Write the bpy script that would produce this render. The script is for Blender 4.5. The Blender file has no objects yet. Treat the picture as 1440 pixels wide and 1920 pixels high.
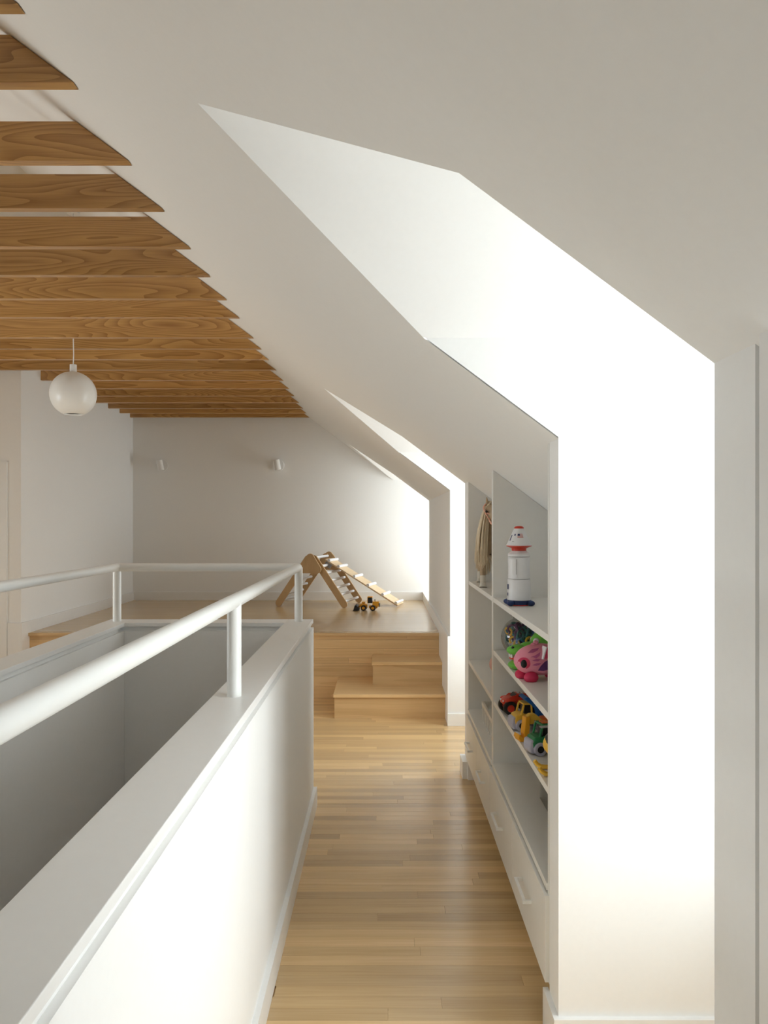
import bpy, bmesh, math, random
from mathutils import Vector, Matrix, Euler

random.seed(7)
SC = bpy.context.scene
COL = SC.collection
E = 1.508                      # eye height above the corridor floor (metres)

# ------------------------------------------------------------------ camera
cam_d = bpy.data.cameras.new('camera')
cam = bpy.data.objects.new('camera', cam_d)
COL.objects.link(cam)
cam.location = (0, 0, E)
cam.rotation_euler = (math.radians(90), 0, 0)
cam_d.sensor_fit = 'HORIZONTAL'
cam_d.sensor_width = 36.0
cam_d.lens = 36.0 * 1428.0 / 1440.0
cam_d.shift_x = 1.0 / 1440.0
cam_d.shift_y = 20.0 / 1440.0
cam_d.clip_start = 0.02
SC.camera = cam

# ------------------------------------------------------------------ daylight
world = bpy.data.worlds.new('overcast_sky')
SC.world = world
world.use_nodes = True
bg = world.node_tree.nodes['Background']
bg.inputs['Color'].default_value = (0.90, 0.975, 1.0, 1)
bg.inputs['Strength'].default_value = 11.2
SC.view_settings.view_transform = 'Standard'
SC.view_settings.look = 'None'
SC.view_settings.gamma = 1.0
SC.view_settings.use_curve_mapping = False
SC.view_settings.exposure = 0.24
cy = SC.cycles
cy.max_bounces = 8
cy.diffuse_bounces = 6
cy.glossy_bounces = 3
cy.transparent_max_bounces = 12
cy.transmission_bounces = 6
cy.caustics_reflective = False
cy.caustics_refractive = False
cy.sample_clamp_indirect = 6.0
cy.use_adaptive_sampling = True
cy.adaptive_threshold = 0.03

# ------------------------------------------------------------------ materials
def nodes_of(name):
    m = bpy.data.materials.new(name)
    m.use_nodes = True
    nt = m.node_tree
    return m, nt, nt.nodes['Principled BSDF'], nt.nodes, nt.links

def paint(name, col, rough=0.55, bump=0.0, var=0.015, scale=40.0, spec=0.4, coat=0.0, metal=0.0):
    m, nt, b, N, L = nodes_of(name)
    tc = N.new('ShaderNodeTexCoord')
    nz = N.new('ShaderNodeTexNoise'); nz.inputs['Scale'].default_value = scale; nz.inputs['Detail'].default_value = 3
    L.new(tc.outputs['Object'], nz.inputs['Vector'])
    rp = N.new('ShaderNodeValToRGB')
    rp.color_ramp.elements[0].position = 0.3; rp.color_ramp.elements[1].position = 0.7
    rp.color_ramp.elements[0].color = tuple(max(0, c * (1 - var)) for c in col) + (1,)
    rp.color_ramp.elements[1].color = tuple(min(1, c * (1 + var)) for c in col) + (1,)
    L.new(nz.outputs['Fac'], rp.inputs['Fac'])
    L.new(rp.outputs['Color'], b.inputs['Base Color'])
    b.inputs['Roughness'].default_value = rough
    b.inputs['Specular IOR Level'].default_value = spec
    b.inputs['Coat Weight'].default_value = coat
    b.inputs['Metallic'].default_value = metal
    if bump:
        bp = N.new('ShaderNodeBump'); bp.inputs['Strength'].default_value = bump; bp.inputs['Distance'].default_value = 0.002
        L.new(nz.outputs['Fac'], bp.inputs['Height']); L.new(bp.outputs['Normal'], b.inputs['Normal'])
    return m

def wood(name, light, dark, rough=0.35, stretch=(1.2, 26, 26), rings=0.0, ring_n=9.0, tint=0.25, coords='world', fibre=0.35, coat=0.0, spec=0.5):
    """procedural timber; the grain runs along the axis with the smallest stretch"""
    m, nt, b, N, L = nodes_of(name)
    if coords == 'world':
        src = N.new('ShaderNodeNewGeometry').outputs['Position']
    else:
        src = N.new('ShaderNodeTexCoord').outputs['Object']
    oi = N.new('ShaderNodeObjectInfo')
    mul = N.new('ShaderNodeVectorMath'); mul.operation = 'SCALE'
    cmb = N.new('ShaderNodeCombineXYZ')
    for k, f in enumerate((37.0, 91.0, 53.0)):
        mm = N.new('ShaderNodeMath'); mm.operation = 'MULTIPLY'; mm.inputs[1].default_value = f
        L.new(oi.outputs['Random'], mm.inputs[0]); L.new(mm.outputs[0], cmb.inputs[k])
    add = N.new('ShaderNodeVectorMath'); add.operation = 'ADD'
    L.new(src, add.inputs[0]); L.new(cmb.outputs[0], add.inputs[1])
    def stretched(s):
        v = N.new('ShaderNodeVectorMath'); v.operation = 'MULTIPLY'
        v.inputs[1].default_value = s
        L.new(add.outputs[0], v.inputs[0]); return v.outputs[0]
    n1 = N.new('ShaderNodeTexNoise'); n1.inputs['Scale'].default_value = 1.0; n1.inputs['Detail'].default_value = 4; n1.inputs['Distortion'].default_value = 0.35
    L.new(stretched(stretch), n1.inputs['Vector'])
    n2 = N.new('ShaderNodeTexNoise'); n2.inputs['Scale'].default_value = 1.0; n2.inputs['Detail'].default_value = 2
    L.new(stretched(tuple(s * (3 if s < 5 else 9) for s in stretch)), n2.inputs['Vector'])
    fac = n1.outputs['Fac']
    if rings > 0:
        n3 = N.new('ShaderNodeTexNoise'); n3.inputs['Scale'].default_value = 1.0; n3.inputs['Detail'].default_value = 1.2; n3.inputs['Roughness'].default_value = 0.4; n3.inputs['Distortion'].default_value = 0.25
        L.new(stretched(tuple(s * 0.32 for s in stretch)), n3.inputs['Vector'])
        k = N.new('ShaderNodeMath'); k.operation = 'MULTIPLY'; k.inputs[1].default_value = ring_n
        L.new(n3.outputs['Fac'], k.inputs[0])
        fr = N.new('ShaderNodeMath'); fr.operation = 'FRACT'; L.new(k.outputs[0], fr.inputs[0])
        pw = N.new('ShaderNodeMath'); pw.operation = 'POWER'; pw.inputs[1].default_value = 1.8; L.new(fr.outputs[0], pw.inputs[0])
        mx = N.new('ShaderNodeMix'); mx.data_type = 'FLOAT'; mx.inputs[0].default_value = rings
        L.new(n1.outputs['Fac'], mx.inputs[2]); L.new(pw.outputs[0], mx.inputs[3])
        fac = mx.outputs[0]
    mx2 = N.new('ShaderNodeMix'); mx2.data_type = 'FLOAT'; mx2.inputs[0].default_value = fibre
    L.new(fac, mx2.inputs[2]); L.new(n2.outputs['Fac'], mx2.inputs[3])
    rp = N.new('ShaderNodeValToRGB')
    rp.color_ramp.elements[0].position = 0.25; rp.color_ramp.elements[0].color = tuple(light) + (1,)
    rp.color_ramp.elements[1].position = 0.78; rp.color_ramp.elements[1].color = tuple(dark) + (1,)
    L.new(mx2.outputs[0], rp.inputs['Fac'])
    hsv = N.new('ShaderNodeHueSaturation')
    mr = N.new('ShaderNodeMapRange'); mr.inputs['To Min'].default_value = 1 - tint; mr.inputs['To Max'].default_value = 1 + tint * 0.8
    L.new(oi.outputs['Random'], mr.inputs['Value'])
    L.new(mr.outputs[0], hsv.inputs['Value'])
    L.new(rp.outputs['Color'], hsv.inputs['Color'])
    L.new(hsv.outputs['Color'], b.inputs['Base Color'])
    b.inputs['Roughness'].default_value = rough
    b.inputs['Specular IOR Level'].default_value = spec
    b.inputs['Coat Weight'].default_value = coat
    b.inputs['Coat Roughness'].default_value = 0.2
    bp = N.new('ShaderNodeBump'); bp.inputs['Strength'].default_value = 0.06; bp.inputs['Distance'].default_value = 0.001
    L.new(n2.outputs['Fac'], bp.inputs['Height']); L.new(bp.outputs['Normal'], b.inputs['Normal'])
    return m

def clear(name, tint=(1, 1, 1), gloss=0.08):
    m = bpy.data.materials.new(name); m.use_nodes = True
    nt = m.node_tree; N = nt.nodes; L = nt.links; N.remove(N['Principled BSDF'])
    t = N.new('ShaderNodeBsdfTransparent'); t.inputs['Color'].default_value = tuple(tint) + (1,)
    g = N.new('ShaderNodeBsdfGlossy'); g.inputs['Roughness'].default_value = 0.05
    lw = N.new('ShaderNodeLayerWeight'); lw.inputs['Blend'].default_value = 0.25
    mm = N.new('ShaderNodeMath'); mm.operation = 'MULTIPLY_ADD'; mm.inputs[1].default_value = 0.6; mm.inputs[2].default_value = gloss * 0.5
    L.new(lw.outputs['Fresnel'], mm.inputs[0])
    x = N.new('ShaderNodeMixShader'); L.new(mm.outputs[0], x.inputs[0])
    L.new(t.outputs[0], x.inputs[1]); L.new(g.outputs[0], x.inputs[2])
    L.new(x.outputs[0], N['Material Output'].inputs['Surface'])
    return m

M = {}
M['wall'] = paint('white_wall_paint', (0.87, 0.865, 0.85), 0.75, bump=0.02, var=0.006, scale=60)
M['trim'] = paint('white_satin_trim', (0.85, 0.845, 0.83), 0.35, var=0.006)
M['cabinet'] = paint('white_cabinet_lacquer', (0.83, 0.82, 0.79), 0.38, var=0.006)
M['rail'] = paint('white_powder_coat', (0.84, 0.84, 0.82), 0.35, var=0.006)
M['floor'] = wood('oak_strip_floor', (0.79, 0.56, 0.295), (0.59, 0.38, 0.17), 0.25, (1.3, 28, 28), tint=0.22, fibre=0.45, spec=0.5, coat=0.35)
M['oak'] = wood('oak_boards', (0.72, 0.50, 0.26), (0.53, 0.335, 0.15), 0.33, (1.1, 20, 20), rings=0.3, ring_n=10, tint=0.17, fibre=0.4)
M['fir'] = wood('fir_beam_timber', (0.58, 0.325, 0.108), (0.31, 0.138, 0.034), 0.34, (2.2, 20, 20), rings=0.6, ring_n=24, tint=0.16, fibre=0.34, spec=0.6, coat=0.35)
M['birch'] = wood('birch_plywood', (0.62, 0.42, 0.22), (0.50, 0.32, 0.15), 0.5, (9, 9, 3), tint=0.05, coords='object', spec=0.3)
M['ramp'] = wood('pale_birch_board', (0.74, 0.58, 0.38), (0.64, 0.47, 0.29), 0.5, (3, 14, 14), tint=0.03, coords='object', spec=0.3)
M['lower'] = wood('lower_oak_floor', (0.50, 0.33, 0.16), (0.36, 0.22, 0.10), 0.45, (1.3, 28, 28), tint=0.1)
M['glass'] = clear('window_glass')
M['clear'] = clear('clear_plastic', (0.985, 0.995, 0.985), 0.12)
M['opal'] = paint('opal_white_glass', (0.86, 0.86, 0.84), 0.3, var=0.004)
M['metal'] = paint('brushed_nickel', (0.60, 0.58, 0.54), 0.35, metal=1.0)
M['white_plastic'] = paint('white_plastic', (0.80, 0.80, 0.82), 0.35)
M['red'] = paint('red_plastic', (0.62, 0.045, 0.02), 0.3)
M['orange'] = paint('orange_plastic', (0.75, 0.16, 0.02), 0.35)
M['navy'] = paint('navy_plastic', (0.015, 0.035, 0.13), 0.35)
M['blue'] = paint('blue_plastic', (0.02, 0.13, 0.42), 0.4)
M['yellow'] = paint('yellow_plastic', (0.80, 0.49, 0.06), 0.4)
M['amber'] = paint('amber_plastic', (0.80, 0.37, 0.02), 0.4)
M['green'] = paint('dark_green_plastic', (0.025, 0.20, 0.075), 0.4)
M['lime'] = paint('lime_green_plastic', (0.15, 0.50, 0.06), 0.35)
M['lilac_grey'] = paint('lilac_grey_plastic', (0.42, 0.42, 0.52), 0.45)
M['grey'] = paint('grey_plastic', (0.34, 0.34, 0.35), 0.45)
M['dark'] = paint('dark_plastic', (0.02, 0.02, 0.022), 0.4)
M['black'] = paint('black_rubber', (0.012, 0.012, 0.012), 0.6)
M['pink'] = paint('pink_plastic', (0.80, 0.28, 0.38), 0.35)
M['crimson'] = paint('crimson_plastic', (0.62, 0.03, 0.10), 0.4)
M['mauve'] = paint('mauve_print', (0.47, 0.10, 0.24), 0.4)
M['teal'] = paint('teal_plastic', (0.02, 0.15, 0.18), 0.35)
M['purple'] = paint('purple_plastic', (0.10, 0.03, 0.14), 0.35)
M['peach'] = paint('peach_strap', (0.85, 0.46, 0.34), 0.5)
M['plush'] = paint('pink_plush', (0.78, 0.47, 0.42), 0.9, bump=0.3, scale=200)
M['horse'] = paint('tan_horse_coat', (0.46, 0.34, 0.22), 0.7, var=0.12, scale=30)
M['horse_white'] = paint('white_horse_socks', (0.70, 0.66, 0.58), 0.7, var=0.05)
M['mane'] = wood('blond_mane_hair', (0.92, 0.82, 0.64), (0.76, 0.60, 0.40), 0.5, (60, 60, 2), tint=0.02, coords='object', fibre=0.5)
M['flag_red'] = paint('flag_red_print', (0.60, 0.16, 0.13), 0.4)

# ------------------------------------------------------------------ mesh helpers
def box(bm, lo, hi):
    x0, y0, z0 = lo; x1, y1, z1 = hi
    v = [bm.verts.new(p) for p in ((x0, y0, z0), (x1, y0, z0), (x1, y1, z0), (x0, y1, z0), (x0, y0, z1), (x1, y0, z1), (x1, y1, z1), (x0, y1, z1))]
    for f in ((3, 2, 1, 0), (4, 5, 6, 7), (0, 1, 5, 4), (1, 2, 6, 5), (2, 3, 7, 6), (3, 0, 4, 7)):
        bm.faces.new([v[i] for i in f])
    return v

def cbox(bm, c, s, rot=None, taper=None):
    """box by centre and size, optional rotation matrix, optional top taper (tx, ty)"""
    vs = box(bm, (-s[0] / 2, -s[1] / 2, -s[2] / 2), (s[0] / 2, s[1] / 2, s[2] / 2))
    for v in vs:
        if taper and v.co.z > 0:
            v.co.x *= taper[0]; v.co.y *= taper[1]
        if rot is not None:
            v.co = rot @ v.co
        v.co += Vector(c)
    return vs

def prism(bm, poly, axis, a, b):
    """extrude a 2-D polygon along axis from a to b. axis x: poly=(y,z); y: (x,z); z: (x,y)"""
    def p3(p, t):
        return (t, p[0], p[1]) if axis == 'x' else ((p[0], t, p[1]) if axis == 'y' else (p[0], p[1], t))
    A = [bm.verts.new(p3(p, a)) for p in poly]
    B = [bm.verts.new(p3(p, b)) for p in poly]
    n = len(poly)
    bm.faces.new(A); bm.faces.new(B[::-1])
    for i in range(n):
        j = (i + 1) % n
        bm.faces.new((A[i], B[i], B[j], A[j]))

def frame_of(d):
    d = d.normalized()
    up = Vector((0, 0, 1)) if abs(d.z) < 0.95 else Vector((1, 0, 0))
    u = d.cross(up).normalized(); w = u.cross(d).normalized()
    return u, w

def cyl(bm, p0, p1, r0, r1=None, seg=20, caps=True):
    r1 = r0 if r1 is None else r1
    p0 = Vector(p0); p1 = Vector(p1)
    u, w = frame_of(p1 - p0)
    A, B = [], []
    for i in range(seg):
        t = 2 * math.pi * i / seg
        d = u * math.cos(t) + w * math.sin(t)
        A.append(bm.verts.new(p0 + d * r0)); B.append(bm.verts.new(p1 + d * r1))
    for i in range(seg):
        j = (i + 1) % seg
        bm.faces.new((A[i], A[j], B[j], B[i]))
    if caps:
        bm.faces.new(A[::-1]); bm.faces.new(B)

def tube(bm, pts, r, seg=12, closed=False, caps=True):
    pts = [Vector(p) for p in pts]
    n = len(pts)
    rs = r if isinstance(r, (list, tuple)) else [r] * n
    rings = []
    u = None
    for i, p in enumerate(pts):
        a = pts[i - 1] if (i > 0 or closed) else p
        c = pts[(i + 1) % n] if (i < n - 1 or closed) else p
        d = (c - a).normalized()
        if u is None:
            u, w = frame_of(d)
        else:
            u = (u - d * u.dot(d)).normalized(); w = d.cross(u).normalized() * -1
            w = u.cross(d).normalized()
        k = 1.0
        if 0 < i < n - 1 or closed:
            d0 = (p - a).normalized()
            k = 1.0 / max(0.5, d0.dot(d))
        rings.append([bm.verts.new(p + (u * math.cos(2 * math.pi * s / seg) + w * math.sin(2 * math.pi * s / seg)) * rs[i]) for s in range(seg)])
    m = n if closed else n - 1
    for i in range(m):
        A = rings[i]; B = rings[(i + 1) % n]
        for s in range(seg):
            t = (s + 1) % seg
            bm.faces.new((A[s], A[t], B[t], B[s]))
    if caps and not closed:
        bm.faces.new(rings[0][::-1]); bm.faces.new(rings[-1])

def lathe(bm, prof, seg=32, c=(0, 0, 0)):
    c = Vector(c); rings = []
    for r, z in prof:
        if r <= 1e-6:
            rings.append([bm.verts.new(c + Vector((0, 0, z)))])
        else:
            rings.append([bm.verts.new(c + Vector((r * math.cos(2 * math.pi * s / seg), r * math.sin(2 * math.pi * s / seg), z))) for s in range(seg)])
    for A, B in zip(rings, rings[1:]):
        for s in range(seg):
            t = (s + 1) % seg
            if len(A) == 1 and len(B) == 1: continue
            if len(A) == 1: bm.faces.new((A[0], B[t], B[s]))
            elif len(B) == 1: bm.faces.new((A[s], A[t], B[0]))
            else: bm.faces.new((A[s], A[t], B[t], B[s]))

def ell(bm, c, r, seg=20, rings=12, rot=None):
    vs = []
    g = bmesh.ops.create_uvsphere(bm, u_segments=seg, v_segments=rings, radius=1.0)
    for v in g['verts']:
        p = Vector((v.co.x * r[0], v.co.y * r[1], v.co.z * r[2]))
        if rot is not None: p = rot @ p
        v.co = p + Vector(c)
    return g['verts']

def soften(bm, w, seg=2):
    bmesh.ops.bevel(bm, geom=bm.edges[:], offset=w, segments=seg, affect='EDGES', profile=0.5, clamp_overlap=True)

def obj(name, bm, mat, parent=None, smooth=False, loc=None):
    bmesh.ops.recalc_face_normals(bm, faces=bm.faces[:])
    me = bpy.data.meshes.new(name)
    bm.to_mesh(me); bm.free()
    me.materials.append(M[mat] if isinstance(mat, str) else mat)
    if smooth:
        for p in me.polygons: p.use_smooth = True
        if smooth == 'angle':
            try: me.set_sharp_from_angle(angle=math.radians(38))
            except Exception: pass
    o = bpy.data.objects.new(name, me)
    COL.objects.link(o)
    if parent is not None: o.parent = parent
    if loc is not None: o.location = loc
    return o

def B(): return bmesh.new()

def part(name, mat, parent, fn, smooth=False, soft=0.0, seg=2):
    bm = B(); fn(bm)
    if soft: soften(bm, soft, seg)
    return obj(name, bm, mat, parent, smooth)

def thing(name, label, cat, loc=(0, 0, 0), rotz=0.0, group=None):
    o = bpy.data.objects.new(name, None); COL.objects.link(o)
    o.empty_display_size = 0.05
    o.location = loc; o.rotation_euler = (0, 0, rotz)
    tag(o, label, cat, group)
    return o

def tag(o, label=None, cat=None, group=None, kind=None):
    if label: o['label'] = label
    if cat: o['category'] = cat
    if group: o['group'] = group
    if kind: o['kind'] = kind
    return o

def struct(name, fn, mat, label=None, parent=None, soft=0.0, smooth=False):
    bm = B(); fn(bm)
    if soft: soften(bm, soft)
    o = obj(name, bm, mat, parent, smooth)
    if parent is None: o['kind'] = 'structure'
    if label: o['label'] = label
    return o

# ------------------------------------------------------------------ layout numbers (world, floor = 0)
KX = 0.495                              # knee wall face
SL = 0.745
def sz(x): return E + 0.607 - SL * x    # underside of the right roof slope
EX, AX = 0.113, -0.402                  # dormer eave / dormer ridge meeting the slope
EZ, AZ = sz(EX), sz(AX)
RX = -2.60                              # main ridge
RZ = sz(RX)
def szl(x): return sz(2 * RX - x)       # left slope
SILL = 0.42
XW = 1.25                               # dormer window wall
D = [(1.139, 2.153), (4.62, 5.66), (8.27, 9.30)]
YB, YR = 9.30, -3.2                     # back wall, wall behind the camera
XL, XP = -5.2, -3.06                    # outer left wall, platform's left wall
YD = 6.43                               # wall with the door
PZ, PY = E - 0.945, 6.55                # platform height and front
W0, W1 = -1.325, -0.507                 # stairwell between the caps
WY0, WY1 = -2.2, 3.90
SY0, SY1 = 2.27, 4.46                   # shelving niche
NX = 0.93                               # niche back

# ------------------------------------------------------------------ floor
def floor_base(bm):
    t = -0.008
    box(bm, (W1, YR, -0.2), (XW + 0.1, PY + 0.3, t))
    box(bm, (XL - 0.1, YR, -0.2), (W0, PY + 0.3, t))
    box(bm, (W0, WY1 + 0.05, -0.2), (W1, PY + 0.3, t))
    box(bm, (W0, YR, -0.2), (W1, WY0, t))
floor = struct('floor', floor_base, 'floor', 'pale oak strip floor running across the corridor')

unit = bmesh.new(); box(unit, (0, 0, 0), (1, 1, 1))
plank_me = bpy.data.meshes.new('plank'); unit.to_mesh(plank_me); unit.free(); plank_me.materials.append(M['floor'])
PWID = 0.0575
rest = B()
row = 0
y = -1.2
nplank = 0
while y < PY - 0.01:
    y1 = min(y + PWID, PY)
    ym = (y + y1) / 2
    x0 = -0.36 if ym < 4.02 else XP
    x1 = KX + 0.08
    for a, b in D:
        if a < ym < b: x1 = XW
    x = x0 - random.uniform(0.0, 0.9)
    while x < x1:
        ln = random.choice((0.45, 0.6, 0.8, 1.0, 1.25, 1.5))
        xa, xb = max(x, x0), min(x + ln, x1)
        x += ln
        if xb - xa < 0.03: continue
        dz = random.uniform(-0.0004, 0.0)
        if y > 2.05 and xb > -0.75 and nplank < 300:
            p = bpy.data.objects.new('plank', plank_me); COL.objects.link(p); p.parent = floor
            p.location = (xa + 0.0003, y + 0.0003, -0.008); p.scale = (xb - xa - 0.0006, y1 - y - 0.0006, 0.008 + dz)
            nplank += 1
        else:
            box(rest, (xa + 0.0003, y + 0.0003, -0.008), (xb - 0.0003, y1 - 0.0003, dz))
    y += PWID
o = obj('remaining_planks', rest, 'floor', floor); o['kind'] = 'stuff'

struct('floor_lower', lambda bm: box(bm, (-2.4, YR, -3.0), (0.4, 4.4, -2.85)), 'lower', 'dark floor at the bottom of the stairwell')

# ------------------------------------------------------------------ roof slopes
def ceiling_right(bm):
    def q(*pts):
        bm.faces.new([bm.verts.new((x, yy, sz(x))) for x, yy in pts])
    ys = [YR]
    for a, b in D: ys += [a, b]
    if ys[-1] < YB: ys.append(YB)
    for i in range(0, len(ys) - 1, 2):
        a, b = ys[i], ys[i + 1]
        if a < SY0 < b:
            q((RX, a), (RX, SY0), (KX + 0.05, SY0), (KX + 0.05, a))
            q((RX, SY0), (RX, SY1), (NX + 0.05, SY1), (NX + 0.05, SY0))
            q((RX, SY1), (RX, b), (KX + 0.05, b), (KX + 0.05, SY1))
        else:
            q((RX, a), (RX, b), (KX + 0.05, b), (KX + 0.05, a))
    for a, b in D:
        m = (a + b) / 2
        q((RX, a), (RX, m), (AX, m), (EX, a))
        q((RX, m), (RX, b), (EX, b), (AX, m))
    # thickness above, so that the reveals at the dormers are solid
    bmesh.ops.remove_doubles(bm, verts=bm.verts[:], dist=0.0005)
struct('ceiling_right', ceiling_right, 'wall', 'sloping white ceiling rising from the knee wall')
def ceiling_left(bm):
    bm.faces.new([bm.verts.new(p) for p in ((RX, YR, RZ), (RX, YB, RZ), (XL - 0.1, YB, szl(XL - 0.1)), (XL - 0.1, YR, szl(XL - 0.1)))])
struct('ceiling_left', ceiling_left, 'wall', 'opposite sloping white ceiling beyond the beams')
for n, (a, b) in enumerate(D):
    m = (a + b) / 2
    def dorm(bm, a=a, b=b, m=m):
        R = [bm.verts.new((AX, m, AZ)), bm.verts.new((XW + 0.1, m, AZ))]
        for yy in (a, b):
            bm.faces.new((R[0], R[1], bm.verts.new((XW + 0.1, yy, EZ)), bm.verts.new((EX, yy, EZ))))
    struct('ceiling_dormer_%d' % (n + 1), dorm, 'wall', 'gabled white dormer ceiling')

# ------------------------------------------------------------------ walls
def cheek_poly():
    return [(KX, -0.2), (XW + 0.1, -0.2), (XW + 0.1, EZ + 0.004), (EX, EZ + 0.004), (KX, sz(KX) + 0.004)]
def cheek(name, y0, y1, label):
    struct(name, lambda bm: prism(bm, cheek_poly(), 'y', y0, y1), 'wall', label)
cheek('wall_dormer_near', D[0][1], SY0, 'bright white dormer side wall beside the shelving')
cheek('wall_dormer_middle', SY1, D[1][0], 'white dormer side wall at the far end of the shelving')
cheek('wall_dormer_far', D[1][1], D[1][1] + 0.09, 'narrow bright white dormer wall beside the steps')
cheek('wall_dormer_end', D[2][0] - 0.09, D[2][0], 'white dormer wall near the back wall')
cheek('wall_dormer_entry', D[0][0] - 0.09, D[0][0], 'white dormer side wall beside the camera')
def knee(name, y0, y1, label):
    struct(name, lambda bm: box(bm, (KX, y0, -0.2), (KX + 0.09, y1, sz(KX) + 0.02)), 'wall', label)
knee('wall_knee_far', D[1][1] + 0.09, D[2][0] - 0.09, 'low white knee wall beside the platform')
knee('wall_knee_entry', 1.014, D[0][0] - 0.09, 'white knee wall at the right edge')
knee('wall_knee_side', YR, 0.10, 'white knee wall beside the camera')
struct('wall_niche', lambda bm: box(bm, (NX + 0.02, SY0 - 0.02, 0), (NX + 0.08, SY1 + 0.02, sz(NX))), 'wall', 'wall behind the built-in shelving')
def back_poly():
    p = [(XP - 0.1, -0.2), (XW + 0.1, -0.2), (XW + 0.1, EZ), (EX, EZ)]
    p += [(RX, RZ), (XP - 0.1, szl(XP - 0.1))]
    return p
struct('wall_back', lambda bm: prism(bm, back_poly(), 'y', YB, YB + 0.12), 'wall', 'white back wall with two small sconces')
struct('wall_left', lambda bm: box(bm, (XP - 0.1, YD, -0.2), (XP, YB + 0.1, szl(XP))), 'wall', 'white wall left of the platform')
def door_wall(bm):
    dx1, dx0, dz = -3.27, -4.15, E + 0.46
    prism(bm, [(dx1, -0.2), (XP - 0.1, -0.2), (XP - 0.1, szl(XP - 0.1)), (dx1, szl(dx1))], 'y', YD, YD + 0.1)
    prism(bm, [(dx0, dz), (dx1, dz), (dx1, szl(dx1)), (dx0, szl(dx0))], 'y', YD, YD + 0.1)
    prism(bm, [(XL, -0.2), (dx0, -0.2), (dx0, szl(dx0)), (XL, szl(XL))], 'y', YD, YD + 0.1)
struct('wall_door', door_wall, 'wall', 'white wall with a door at the left edge')
def rear(bm):
    prism(bm, [(XL, -0.2), (KX, -0.2), (KX, sz(KX)), (RX, RZ), (XL, szl(XL))], 'y', YR - 0.1, YR)
struct('wall_rear', rear, 'wall', 'white end wall behind the camera')

# window walls of the dormers: gable-shaped glazing, one window in each
def window(n, y0, y1, z0, ze, za):
    """white framed gable window in the wall whose inner face is XW"""
    th = 0.12
    w = bpy.data.objects.new('window_%d' % n, None); COL.objects.link(w)
    ym = (y0 + y1) / 2
    w.location = (XW + th * 0.5, ym, z0); tag(w, 'white framed gable window of a dormer', kind='structure')
    hy, he, ha = (y1 - y0) / 2, ze - z0, za - z0
    def ring(a):
        k = (ha - he) / hy
        e = a * math.sqrt(1 + k * k)
        return [(-hy + a, a), (hy - a, a), (hy - a, he + k * a - e), (0, ha - e), (-hy + a, he + k * a - e)]
    def fr(bm):
        o_, i_ = ring(0.0), ring(0.045)
        for k in range(5):
            j = (k + 1) % 5
            prism(bm, [o_[k], o_[j], i_[j], i_[k]], 'x', -0.03, 0.03)
    part('frame', 'trim', w, fr)
    part('mullion', 'trim', w, lambda bm: box(bm, (-0.02, -0.014, 0.045), (0.02, 0.014, ha - 0.06)))
    part('transom', 'trim', w, lambda bm: box(bm, (-0.018, -hy + 0.045, he - 0.02), (0.018, hy - 0.045, he + 0.005)))
    i_ = ring(0.045)
    part('pane', 'glass', w, lambda bm: prism(bm, [i_[0], (0, i_[0][1]), (0, i_[3][1]), i_[4]], 'x', -0.003, 0.003))
    part('pane', 'glass', w, lambda bm: prism(bm, [(0, i_[0][1]), i_[1], i_[2], i_[3]], 'x', -0.003, 0.003))
    part('sill', 'trim', w, lambda bm: box(bm, (-th * 0.5 - 0.03, -hy - 0.03, -0.02), (0.03, hy + 0.03, 0.0)))
    # daylight enters here: sampling portal for the sky, it gives no light of its own
    ld = bpy.data.lights.new('sky_portal', 'AREA'); ld.shape = 'RECTANGLE'
    ld.size, ld.size_y = ha, hy * 2
    ld.cycles.is_portal = True
    lo = bpy.data.objects.new('sky_portal', ld); COL.objects.link(lo)
    lo.location = (XW + th + 0.02, ym, z0 + ha / 2)
    lo.rotation_euler = (0, math.radians(90), 0)
for n, (a, b) in enumerate(D):
    y0, y1, z0 = a + 0.17, b - 0.17, SILL
    ze, za, m = EZ - 0.06, AZ - 0.09, (a + b) / 2
    def ww(bm, a=a, b=b, m=m, y0=y0, y1=y1, z0=z0, ze=ze, za=za):
        O = [(a, -0.2), (b, -0.2), (b, EZ), (m, AZ), (a, EZ)]
        I = [(y0, z0), (y1, z0), (y1, ze), (m, za), (y0, ze)]
        for k in range(5):
            j = (k + 1) % 5
            prism(bm, [O[k], O[j], I[j], I[k]], 'x', XW, XW + 0.12)
    struct('wall_window_%d' % (n + 1), ww, 'wall', 'dormer front wall around its window')
    window(n + 1, y0, y1, z0, ze, za)
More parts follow.
